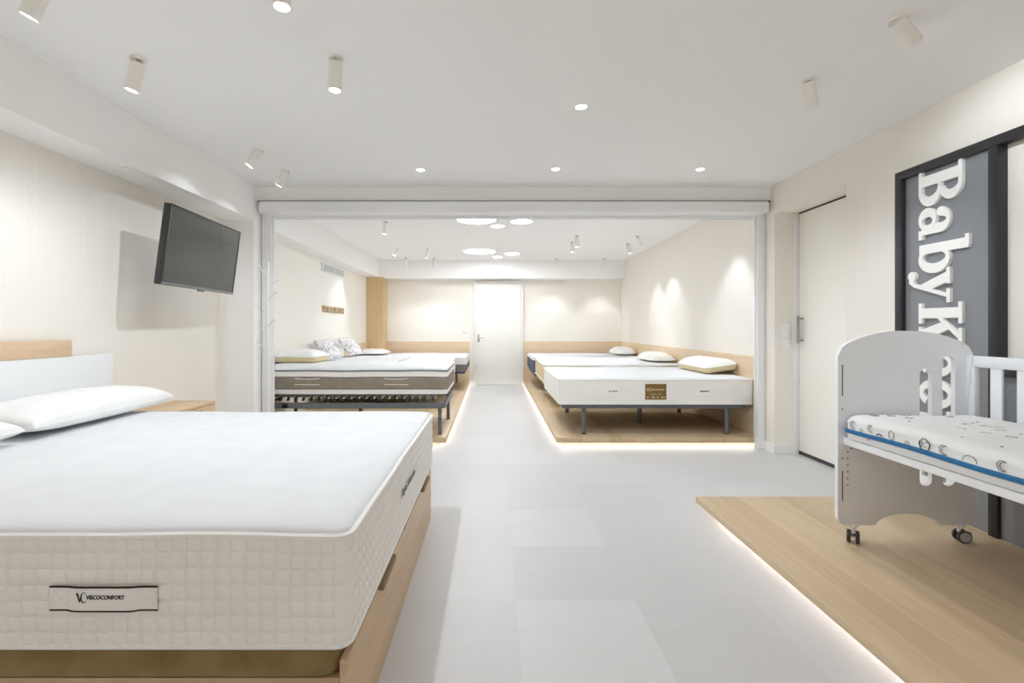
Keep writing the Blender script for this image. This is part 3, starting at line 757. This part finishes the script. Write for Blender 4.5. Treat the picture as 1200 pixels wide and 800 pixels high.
# ------------------------------------------------------------------ switches, vent, wooden lettering
O = (2.655, 4.36, 1.09)
t = thing('light_switch', 'white double light switch in the recess beside the sliding door', 'light switch', O)
mb = MB(O); mb.box(2.617, 2.703, 4.350, 4.36, .957, 1.172, .003); mb.build('plate', M['switch'], t)
for za, zb in ((.968, 1.034), (1.038, 1.10), (1.104, 1.162)):
    mb = MB(O); mb.box(2.638, 2.697, 4.345, 4.352, za, zb, .002); mb.build('rocker', M['switch'], t)
O = (-.56, YB, 1.06)
t = thing('light_switch', 'small white light switch left of the far door', 'light switch', O)
mb = MB(O); mb.box(-.60, -.52, YB - .01, YB, 1.02, 1.10, .002); mb.build('plate', M['switch'], t)
mb = MB(O); mb.box(-.58, -.54, YB - .014, YB - .009, 1.04, 1.08, .001); mb.build('rocker', M['switch'], t)

O = (-2.405, 7.2, 2.0)
t = thing('air_vent', 'white slatted air vent high on the left wall of the rear room', 'air vent', O)
mb = MB(O); ya, yb, za, zb = 6.74, 7.74, 1.945, 2.06
mb.box(-2.405, -2.392, ya, yb, za, za + .012, .001); mb.box(-2.405, -2.392, ya, yb, zb - .012, zb, .001)
mb.box(-2.405, -2.392, ya, ya + .1, za, zb, .001); mb.box(-2.405, -2.392, yb - .012, yb, za, zb, .001); mb.box(-2.405, -2.393, 7.3, 7.315, za, zb)
mb.build('frame', M['lacquer'], t)
mb = MB(O); mb.box(-2.405, -2.402, ya + .02, yb - .02, za + .01, zb - .01); mb.build('backing', M['venthole'], t, smooth=False)
for i in range(6):
    z = za + .018 + i * .0155
    mb = MB(O); mb.obox(Matrix.Translation((-2.398, 7.285, z)) @ Matrix.Rotation(.5, 4, 'Y'), .010, .88, .002); mb.build('louvre', M['shutter'], t, smooth=False)

O = (-2.405, 7.25, 1.40)
t = thing('wall_lettering', 'pale wooden raised lettering on the left wall of the rear room', 'sign', O)
for i, ch in enumerate('VISCOCONFORT'):
    y = 6.80 + i * .0835
    text_obj('letter', ch, .125, M['woodletter'], t, Matrix.Translation((.008, y - O[1], -.0)) @ Matrix.Rotation(PI / 2, 4, 'Z') @ Matrix.Rotation(PI / 2, 4, 'X'), extrude=.008, sx=.86, bold=.004)

# ------------------------------------------------------------------ wall sign "Baby Keeper"
SX = 2.535        # front of the grey board
O = (XR, 2.7, 1.1)
t = thing('wall_sign', 'tall grey sign board in black frame with white letters behind the crib', 'sign', O)
fx = 2.508
mb = MB(O)
mb.box(fx, XR, 2.945, 2.995, .097, 2.055, .002); mb.box(fx, XR, 2.385, 2.432, .097, 2.055, .002)
mb.box(fx, XR, .9, 2.995, 2.055, 2.105, .002); mb.box(fx, XR, .9, 2.385, .905, .955, .002)
mb.build('frame', M['frameblack'], t)
mb = MB(O); mb.box(SX, XR, 2.430, 2.947, .097, 2.057); mb.build('board', M['signgrey'], t, smooth=False)
mb = MB(O); mb.box(SX - .01, XR, .9, 2.387, .097, .907); mb.build('lower_board', M['signgrey'], t, smooth=False)

def ell(cu, cv, ru, rv, n=28): return [(cu + ru * math.cos(2 * PI * i / n), cv + rv * math.sin(2 * PI * i / n)) for i in range(n)]
def arcring(cu, cv, ru, rv, wu, wv, a0, a1, n=30):
    A = [math.radians(a0 + (a1 - a0) * i / n) for i in range(n + 1)]
    return [(cu + ru * math.cos(a), cv + rv * math.sin(a)) for a in A] + [(cu + (ru - wu) * math.cos(a), cv + (rv - wv) * math.sin(a)) for a in reversed(A)]
def rect(a, b, c, d): return [(a, c), (b, c), (b, d), (a, d)]
cap, xh, asc = .263, .194, .300
GL = {
 'B': (.205, [rect(.03, .09, .004, cap - .004), rect(0, .12, 0, .022), rect(0, .12, cap - .022, cap), rect(.09, .12, .122, .142),
              arcring(.115, .197, .082, .066, .052, .022, -90, 90), arcring(.115, .071, .094, .071, .056, .022, -90, 90)], []),
 'a': (.180, [rect(.098, .152, .018, .135), arcring(.082, .132, .070, .062, .052, .022, 0, 165), ell(.036, .140, .026, .026), rect(.150, .178, 0, .024), rect(.125, .155, 0, .03)],
             [(ell(.066, .056, .066, .056), ell(.076, .056, .024, .034))]),
 'b': (.190, [rect(.02, .074, .004, asc - .004), rect(0, .06, asc - .022, asc)], [(ell(.108, .097, .082, .097), ell(.100, .097, .034, .072))]),
 'y': (.195, [rect(0, .09, xh - .021, xh), rect(.118, .195, xh - .021, xh), [(.02, xh - .01), (.078, xh - .01), (.122, .055), (.092, -.005)],
              [(.148, xh - .01), (.168, xh - .01), (.098, -.03), (.070, -.05), (.078, -.02)], [(.098, -.03), (.07, -.066), (.03, -.062), (.03, -.04), (.07, -.03)], ell(.03, -.046, .027, .027)], []),
 'K': (.240, [rect(.03, .088, .004, cap - .004), rect(0, .118, 0, .022), rect(0, .118, cap - .022, cap), rect(.142, .236, cap - .022, cap), rect(.138, .24, 0, .022),
              [(.088, .118), (.088, .150), (.180, cap - .01), (.212, cap - .01)], [(.112, .142), (.152, .185), (.228, .01), (.158, .01)]], []),
 'e': (.162, [arcring(.082, .107, .082, .107, .046, .032, 20, 322), arcring(.082, .107, .0805, .1065, .042, .032, -4, 24), rect(.030, .162, .098, .138)], []),
 'p': (.196, [rect(.03, .084, -.081, xh - .004), rect(0, .05, xh - .022, xh), rect(0, .116, -.085, -.063)], [(ell(.114, .097, .082, .097), ell(.106, .097, .034, .072))]),
 'r': (.165, [rect(.03, .084, .004, xh - .004), rect(0, .05, xh - .022, xh), rect(0, .118, 0, .022), arcring(.122, .115, .062, .079, .05, .03, 55, 180), ell(.142, .158, .03, .03)], []),
}
y_base = 2.838
starts = [('B', 2.055), ('a', 1.838), ('b', 1.648), ('y', 1.482), ('K', 1.288), ('e', 1.030), ('e', .852), ('p', .680), ('e', .478), ('r', .312)]
for ch, z0 in starts:
    adv, polys, holed = GL[ch]
    mb = MB(O)
    fm = lambda u, v, w: (SX - w, y_base - v, z0 - u)
    for i, p in enumerate(polys): mb.prism(p, [], fm, .0, .017 + .0002 * i)
    for p, h in holed: mb.prism(p, [list(reversed(h))], fm, .0, .0185)
    mb.build('letter', M['letter'], t, angle=35)

# ------------------------------------------------------------------ crib
cy0, cy1 = 2.350, 2.372; CX0, CX1 = 1.690, 2.357
O = (2.02, 1.75, .097)
crib = thing('crib', 'white wooden crib on castors standing on the low oak platform', 'crib', O)
def panel_outline():
    pts = []
    def arc(cx, cz, r, a0, a1, n=8):
        for i in range(n + 1):
            a = math.radians(a0 + (a1 - a0) * i / n); pts.append((cx + r * math.cos(a), cz + r * math.sin(a)))
    zb = .180; xc = (CX0 + CX1) / 2
    pts.append((2.190, zb))
    arc(CX1 - .045, zb + .045, .045, -90, 0)
    # right shoulder
    zs, zt_ = 1.045, 1.131
    n = 30
    half = (CX1 - CX0) / 2
    def top(x):
        u = abs(x - xc) / half
        return zs + (zt_ - zs) * (1 - u ** 2.3) - (.040 * max(0, (u - .88) / .12) ** 2.2)
    for i in range(n + 1):
        x = CX1 - (CX1 - CX0) * i / n; pts.append((x, top(x)))
    arc(CX0 + .045, zb + .045, .045, 180, 270)
    pts.append((1.872, zb))
    for i in range(1, 16):
        a = PI - PI * i / 16
        ax = xc + .006; pts.append((ax + .155 * math.cos(a), zb + .057 * math.sin(a) ** 1.1))
    return pts
def slot(xa, xb, za, zb):
    r = (xb - xa) / 2; c = (xa + xb) / 2
    return [(c + r * math.cos(PI * i / 10), zb - r + r * math.sin(PI * i / 10)) for i in range(11)] + [(c - r * math.cos(PI * i / 10), za + r - r * math.sin(PI * i / 10)) for i in range(11)]
def caster(parent, x, y, ang, swap=False):
    mb = MB(O); mb.cyl((x, y, .168), (x, y, .180), .017); mb.box(x - .020, x + .020, y - .0125, y + .0125, .172, .186, .002)
    c, s = math.cos(ang), math.sin(ang)
    ctr = Vector((x + .012 * c, y + .012 * s, .127))
    ax = Vector((-s, c, 0))
    mb.tube([(x, y, .17), Vector((x, y, .150)), ctr + Vector((0, 0, .006))], .009, 8)
    mb.tube([ctr - ax * .02, ctr + ax * .02], .006, 8)
    cs = mb.build('caster', M['crib'], parent)
    for sg in (-1, 1):
        mb = MB(O); mb.cyl(ctr + ax * (sg * .010), ctr + ax * (sg * .025), .030, n=28, bev=.003); w = mb.build('wheel', M['rubber'], cs)
        mb2 = MB(O); mb2.cyl(ctr + ax * (sg * .0245), ctr + ax * (sg * .0265), .023, n=24)
        o_ = mb2.build('wheel', M['hub'], cs); o_['label'] = 'grey wheel disc'
    mb = MB(O); mb.obox(Matrix.Translation(ctr + Vector((.026 * c, .026 * s, .016))) @ Matrix.Rotation(ang, 4, 'Z'), .018, .02, .004, .001); mb.build('brake_lever', M['rubber'], cs)
def end_panel(ya, yb, front):
    mb = MB(O)
    holes = [slot(2.090, 2.150, .372, .948), slot(2.200, 2.263, .372, 1.010)]
    mb.prism(panel_outline(), [list(reversed(h)) for h in holes], lambda u, v, w: (u, w, v), ya, yb)
    p = mb.build('end_panel', M['crib'], crib, angle=30)
    if front:
        mb = MB(O); yy = ya
        for za, zb in ((.820, .958), (.300, .446)): mb.box(1.7100, 1.7145, yy - .0008, yy + .004, za, zb)
        for xx, zz in ((1.712, .961), (1.712, .817), (1.712, .748), (1.712, .508)) + tuple((1.738, .540 - .0325 * i) for i in range(6)) + ((1.755, .556),):
            mb.cyl((xx, yy - .001, zz), (xx, yy + .004, zz), .0036, n=12)
        mb.build('fixing_hole', plain('hole_dark', (70, 55, 46), .8), p)
    ym = (ya + yb) / 2
    caster(p, 1.772, ym, math.radians(-125)); caster(p, 2.293, ym, math.radians(-12))
    return p
end_panel(cy0, cy1, True); end_panel(1.085, 1.107, False)
# bed frame
mb = MB(O)
for (xa, xb, ya, yb) in ((1.715, 1.740, 1.108, 2.349), (2.312, 2.337, 1.108, 2.349), (1.740, 2.312, 1.108, 1.130), (1.740, 2.312, 2.327, 2.349)):
    mb.box(xa, xb, ya, yb, .577, .612, .002)
mb.box(1.740, 2.312, 1.13, 2.327, .596, .606); mb.build('bed_frame', M['crib'], crib)
# fixed rear side : rails, slats, posts
mb = MB(O); mb.box(2.327, 2.352, 1.108, 2.349, .957, 1.010, .003); mb.build('top_rail', M['crib'], crib)
mb = MB(O); mb.box(2.329, 2.350, 1.108, 2.349, .500, .545, .003); mb.build('bottom_rail', M['crib'], crib)
mb = MB(O); mb.box(2.326, 2.352, 2.318, 2.349, .50, .957, .003)
mb.prism([(2.322, 1.01), (2.349, 1.01), (2.349, .80), (2.345, .80)], [], lambda u, v, w: (w, u, v), 2.318, 2.328)
mb.build('corner_post', M['crib'], crib)
for i in range(9):
    y = 2.201 - i * .1145
    mb = MB(O); mb.box(2.333, 2.346, y, y + .052, .54, .960, .003); mb.build('slat', M['crib'], crib)

# crib mattress with small printed drawings
mx0, mx1, my0, my1 = 1.708, 2.300, 1.132, 2.330; mz0 = .6125
mt = mattress('crib mattress with small grey moon drawings and blue piping', mx0, mx1, my0, my1, mz0, .080,
              [(.002, .040, M['cotton'], .02, .0016, 'lower_border'), (.040, .0805, M['pillow'], 0, 0, 'upper_border')], M['pillow'], r=.035, puff=.042,
              pip=[(.041, M['blue'], .0105)], cellu=.03, per=2, wave=.0042, dome=[(-.003, 0), (-.002, .15), (.001, .34), (.007, .56), (.016, .76), (.035, .92), (.08, 1.0)], wseed=.8)
mcx, mcy = (mx0 + mx1) / 2, (my0 + my1) / 2
ink = MB(); gry = MB()
def crescent(s):
    a = [(s * math.cos(q), s * math.sin(q)) for q in [math.radians(60 + 240 * i / 14) for i in range(15)]]
    b = [(s * .32 + s * .8 * math.cos(q), s * .8 * math.sin(q)) for q in [math.radians(285 - 210 * i / 12) for i in range(13)]]
    return a + b
def wiggle(s):  # rounded outline like a little sleeping face
    return [(s * (1 + .06 * math.sin(5 * q)) * math.cos(q), s * (1 + .06 * math.sin(5 * q)) * math.sin(q)) for q in [2 * PI * i / 28 for i in range(29)]]
def oval(a, b, a0=0, a1=360): return [(a * math.cos(q), b * math.sin(q)) for q in [math.radians(a0 + (a1 - a0) * i / 20) for i in range(21)]]
xs_ = mx0 - mcx
def on_side(mbb, pts, y, z, r=.0009):  # left face looks to -X; picture right = towards the camera (-Y)
    mbb.tube([(xs_ - .0062, y - mcy - u, z - mz0 + v) for u, v in pts], r, 5)
zt = .080 + .0422
def on_top(mbb, pts, x, y, r=.0009): mbb.tube([(x - mcx + u, y - mcy + v, zt) for u, v in pts], r, 5)
def sy(px): return (1.708) * 563 / (px - 577)
on_side(gry, crescent(.018), sy(1001), .688, .0012); on_side(gry, crescent(.016), sy(1021.5), .692, .0011); on_side(gry, oval(.007, .008), sy(1010.5), .672, .0011)
on_side(gry, oval(.013, .019), sy(1046), .688, .0012); on_side(gry, oval(.008, .009), sy(1064.5), .672, .0011)
on_side(ink, wiggle(.023), sy(1085), .686, .0017); on_side(ink, oval(.007, .009), sy(1081.5), .686, .001); on_side(ink, oval(.001, .001), sy(1087), .696, .0014); on_side(ink, oval(.001, .001), sy(1086), .677, .0014)
on_side(gry, crescent(.019), sy(1108), .686, .0013); on_side(gry, oval(.026, .022, 0, 180), sy(1138), .669, .0013); on_side(gry, crescent(.018), sy(1177), .686, .0013)
on_side(ink, oval(.015, .010, 10, 170), sy(1032), .668, .0020)
rg = random.Random(5)
for i in range(46):
    x = rg.uniform(mx0 + .06, mx1 - .05); y = rg.uniform(1.25, 2.28); k_ = rg.randrange(4); s = rg.uniform(.012, .022)
    a = rg.uniform(0, 6.28); ca, sa = math.cos(a), math.sin(a)
    P = [crescent(s * .8), oval(s * 1.2, s * .9, 0, 200), oval(.004, .004), wiggle(s)][k_]
    on_top(gry if k_ != 2 else ink, [(u * ca - v * sa, u * sa + v * ca) for u, v in P], x, y)
gry.build('printed_pattern', M['greyink'], mt); ink.build('printed_pattern', M['ink'], mt)
mb = MB(); mb.obox(Matrix.Translation((xs_ - .009, sy(1018) - mcy, .034)) @ Matrix.Rotation(.5, 4, 'X'), .002, .028, .009, .0006); mb.build('zip_tag', M['hub'], mt)

# ------------------------------------------------------------------ ceiling lamps
def spot_light(parent, loc, d, watts, cone, blend, col=(.895, .95, 1), rad=.02):
    l = bpy.data.lights.new('lamp_light', 'SPOT'); l.energy = watts; l.spot_size = math.radians(cone); l.spot_blend = blend; l.color = col; l.shadow_soft_size = rad
    o = bpy.data.objects.new('lamp_light', l); COL.objects.link(o); o.parent = parent; o.location = loc
    o.rotation_mode = 'QUATERNION'; o.rotation_quaternion = Vector((0, 0, -1)).rotation_difference(Vector(d).normalized())
    return o
G_FRONT, G_REAR = 'cylinder spotlights of the front room', 'cylinder spotlights of the rear room'
def spot(label, x, y, tilt, az, watts, group, cone=95, blend=.7, zc=H, r=.0315, ln=.135):
    t = thing('ceiling_spotlight', label, 'spotlight', (x, y, zc), group=group)
    d = Vector((math.sin(tilt) * math.cos(az), math.sin(tilt) * math.sin(az), -math.cos(tilt)))
    mb = MB(); mb.cyl((0, 0, -.010), (0, 0, 0), .034, n=32, bev=.002); mb.build('canopy', M['lamp'], t)
    piv = Vector((0, 0, -.024))
    mb = MB(); mb.cyl((0, 0, -.030), (0, 0, -.008), .012); mb.build('swivel', M['lampdark'], t)
    a = piv - d * .006 * 0 ; b = a + d * ln
    if tilt > .3: a = a - d * .02; b = b - d * .02
    # housing: outer tube with a recessed mouth
    q = Vector((0, 0, -1)).rotation_difference(d).to_matrix()
    rr = []
    for (rad, s) in ((.001, 0), (r - .003, 0), (r, .003), (r, ln - .002), (r - .002, ln), (r - .004, ln), (r - .005, ln - .008)):
        rr.append([a + q @ Vector((rad * math.cos(2 * PI * i / 32), rad * math.sin(2 * PI * i / 32), -s)) for i in range(32)])
    mb = MB(); mb.rings(rr, capstart=True); mb.build('housing', M['lamp'], t)
    mb = MB(); mb.rings([[a + q @ Vector((rad * math.cos(2 * PI * i / 32), rad * math.sin(2 * PI * i / 32), -s)) for i in range(32)] for rad, s in ((r - .0045, ln - .008), (r * .5, ln - .005))], capend=True)
    mb.build('lens', M['lens'], t)
    spot_light(t, b + d * .012, d, watts, cone, blend)
    return t
W = 12
spot('white cylinder spotlight cut by the top left corner', -1.69, 1.80, .42, PI, 7, G_FRONT)
spot('white cylinder spotlight hanging upright at the top edge of the picture', -.745, 1.70, .0, 0, 24, G_FRONT, cone=165, blend=.25)
spot('white cylinder spotlight tipped toward the soffit above the foreground bed', -1.70, 2.31, .27, PI, W, G_FRONT)
spot('white cylinder spotlight hanging upright over the foreground mattress', -.75, 2.30, .03, PI, 52, G_FRONT, cone=165, blend=.25)
spot('white cylinder spotlight angled at the television', -1.71, 3.51, .58, PI + .35, 5, G_FRONT)
spot('white cylinder spotlight nearest the shutter header on the left', -1.71, 3.97, .50, PI + .1, 6, G_FRONT)
spot('white cylinder spotlight tipped strongly at the sign wall', 1.70, 2.01, 1.0, .3, 22, G_FRONT)
spot('white cylinder spotlight slightly tipped at the right wall', 1.66, 2.52, .42, .7, 22, G_FRONT)
# unseen lamps added behind the camera as fill, in line with the rows
spot('added unseen cylinder spotlight behind the viewer on the left, for fill light', -1.70, .2, .1, PI, 6, G_FRONT)
spot('added unseen cylinder spotlight behind the viewer on the right, for fill light', 1.70, .4, .4, 0, 30, G_FRONT)
rear = [(-1.30, 5.86, .13, PI, 'white spotlight alone near the rear side of the shutter'),
        (-1.55, 7.89, .62, PI + .5, 'spotlight with glowing lens aimed at the wooden lettering'),
        (-1.60, 8.90, -.05, 0, 'spotlight farthest left in front of the far beam'),
        (-1.06, 7.89, .18, PI, 'slim spotlight slightly tipped left of the round lamps'),
        (-1.08, 8.95, -.08, 0, 'spotlight in front of the far beam, near the round lamps'),
        (1.19, 6.79, .02, 0, 'upright spotlight above the middle right bed, the nearer of a pair'),
        (1.20, 7.26, .03, 0, 'upright spotlight above the middle right bed, the farther of a pair'),
        (1.20, 9.02, .05, 0, 'small spotlight before the far beam, right of the door'),
        (2.11, 9.02, .05, 0, 'small spotlight before the far beam near the right wall'),
        (2.09, 7.41, .22, 0, 'thin tipped spotlight by the right wall, the farther of two'),
        (2.06, 6.82, .30, 0, 'thick tipped spotlight by the right wall, the nearer of two')]
for x, y, tl, az, lb in rear:
    az2 = az
    if y > 8.8: tl, az2 = .25, PI / 2
    spot(lb, x, y, tl, az2, 25, G_REAR, cone=66, blend=.65)
spot('spotlight behind the shutter header by the right wall', 2.08, 4.87, .32, .5, 27, G_REAR, cone=66, blend=.65)
spot('spotlight behind the shutter header above the nearest right bed', 1.19, 4.9, .02, 0, 16, G_REAR)

def downlight(label, x, y, r=.033, watts=20):
    t = thing('downlight', label, 'downlight', (x, y, H), group='recessed downlights')
    mb = MB(); mb.rings([[(q * math.cos(2 * PI * i / 32), q * math.sin(2 * PI * i / 32), z) for i in range(32)] for q, z in ((r + .008, 0), (r + .007, -.003), (r, -.003), (r - .002, -.001))])
    mb.build('trim_ring', M['lacquer'], t)
    mb = MB(); mb.cyl((0, 0, -.0025), (0, 0, -.0005), r - .001, n=32); mb.build('lens', M['lens'], t)
    spot_light(t, (0, 0, -.03), (0, 0, -1), watts, 140, .8, rad=.025)
downlight('small recessed downlight alone near the middle of the ceiling', .52, 2.815)
downlight('small recessed downlight left of three before the header', -.59, 3.945)
downlight('small recessed downlight in the middle of three before the header', .517, 3.925)
downlight('small recessed downlight right of three before the header', 1.70, 3.93)

def disc(label, x, y, r, strength):
    t = thing('ceiling_lamp', label, 'ceiling lamp', (x, y, H), group='round ceiling lamps of the rear room')
    mb = MB(); mb.rings([[(q * math.cos(2 * PI * i / 48), q * math.sin(2 * PI * i / 48), z) for i in range(48)] for q, z in ((r, 0), (r, -.012), (r - .006, -.013), (r - .007, -.010))])
    mb.build('rim', M['lacquer'], t)
    mb = MB(); mb.cyl((0, 0, -.0115), (0, 0, -.003), r - .007, n=48); mb.build('diffuser', M['panelglow'], t)
disc('largest round lamp nearest the shutter header', -.19, 5.73, .235, 1)
disc('small round lamp between the two nearest round lamps', .066, 6.10, .092, 1)
disc('medium round lamp right of the nearest cluster', .354, 5.84, .135, 1)
disc('largest round lamp of the farther cluster', -.215, 8.15, .27, 1)
disc('smallest round lamp of the farther cluster', .09, 8.78, .09, 1)
disc('medium round lamp right of the farther cluster', .345, 8.40, .135, 1)

# ------------------------------------------------------------------ camera, world, view
cam = bpy.data.cameras.new('camera'); co = bpy.data.objects.new('camera', cam); COL.objects.link(co)
co.location = (0, 0, CAMZ); co.rotation_euler = (PI / 2, 0, 0)
cam.sensor_width = 36; cam.lens = 563 / 1200 * 36; cam.shift_x = 23 / 1200; cam.shift_y = -17 / 1200; cam.clip_start = .02
SC.camera = co
w = bpy.data.worlds.new('world'); SC.world = w; w.use_nodes = True
w.node_tree.nodes['Background'].inputs[0].default_value = (1, .93, .85, 1); w.node_tree.nodes['Background'].inputs[1].default_value = 1.3  # warm fill that enters by the added window behind the camera
SC.view_settings.view_transform = 'Standard'; SC.view_settings.look = 'None'; SC.view_settings.gamma = 1
SC.view_settings.use_curve_mapping = False; SC.view_settings.exposure = -.13
cy = SC.cycles
cy.max_bounces = 12; cy.diffuse_bounces = 12; cy.glossy_bounces = 4; cy.sample_clamp_indirect = 8
cy.use_denoising = True; cy.caustics_reflective = False; cy.caustics_refractive = False
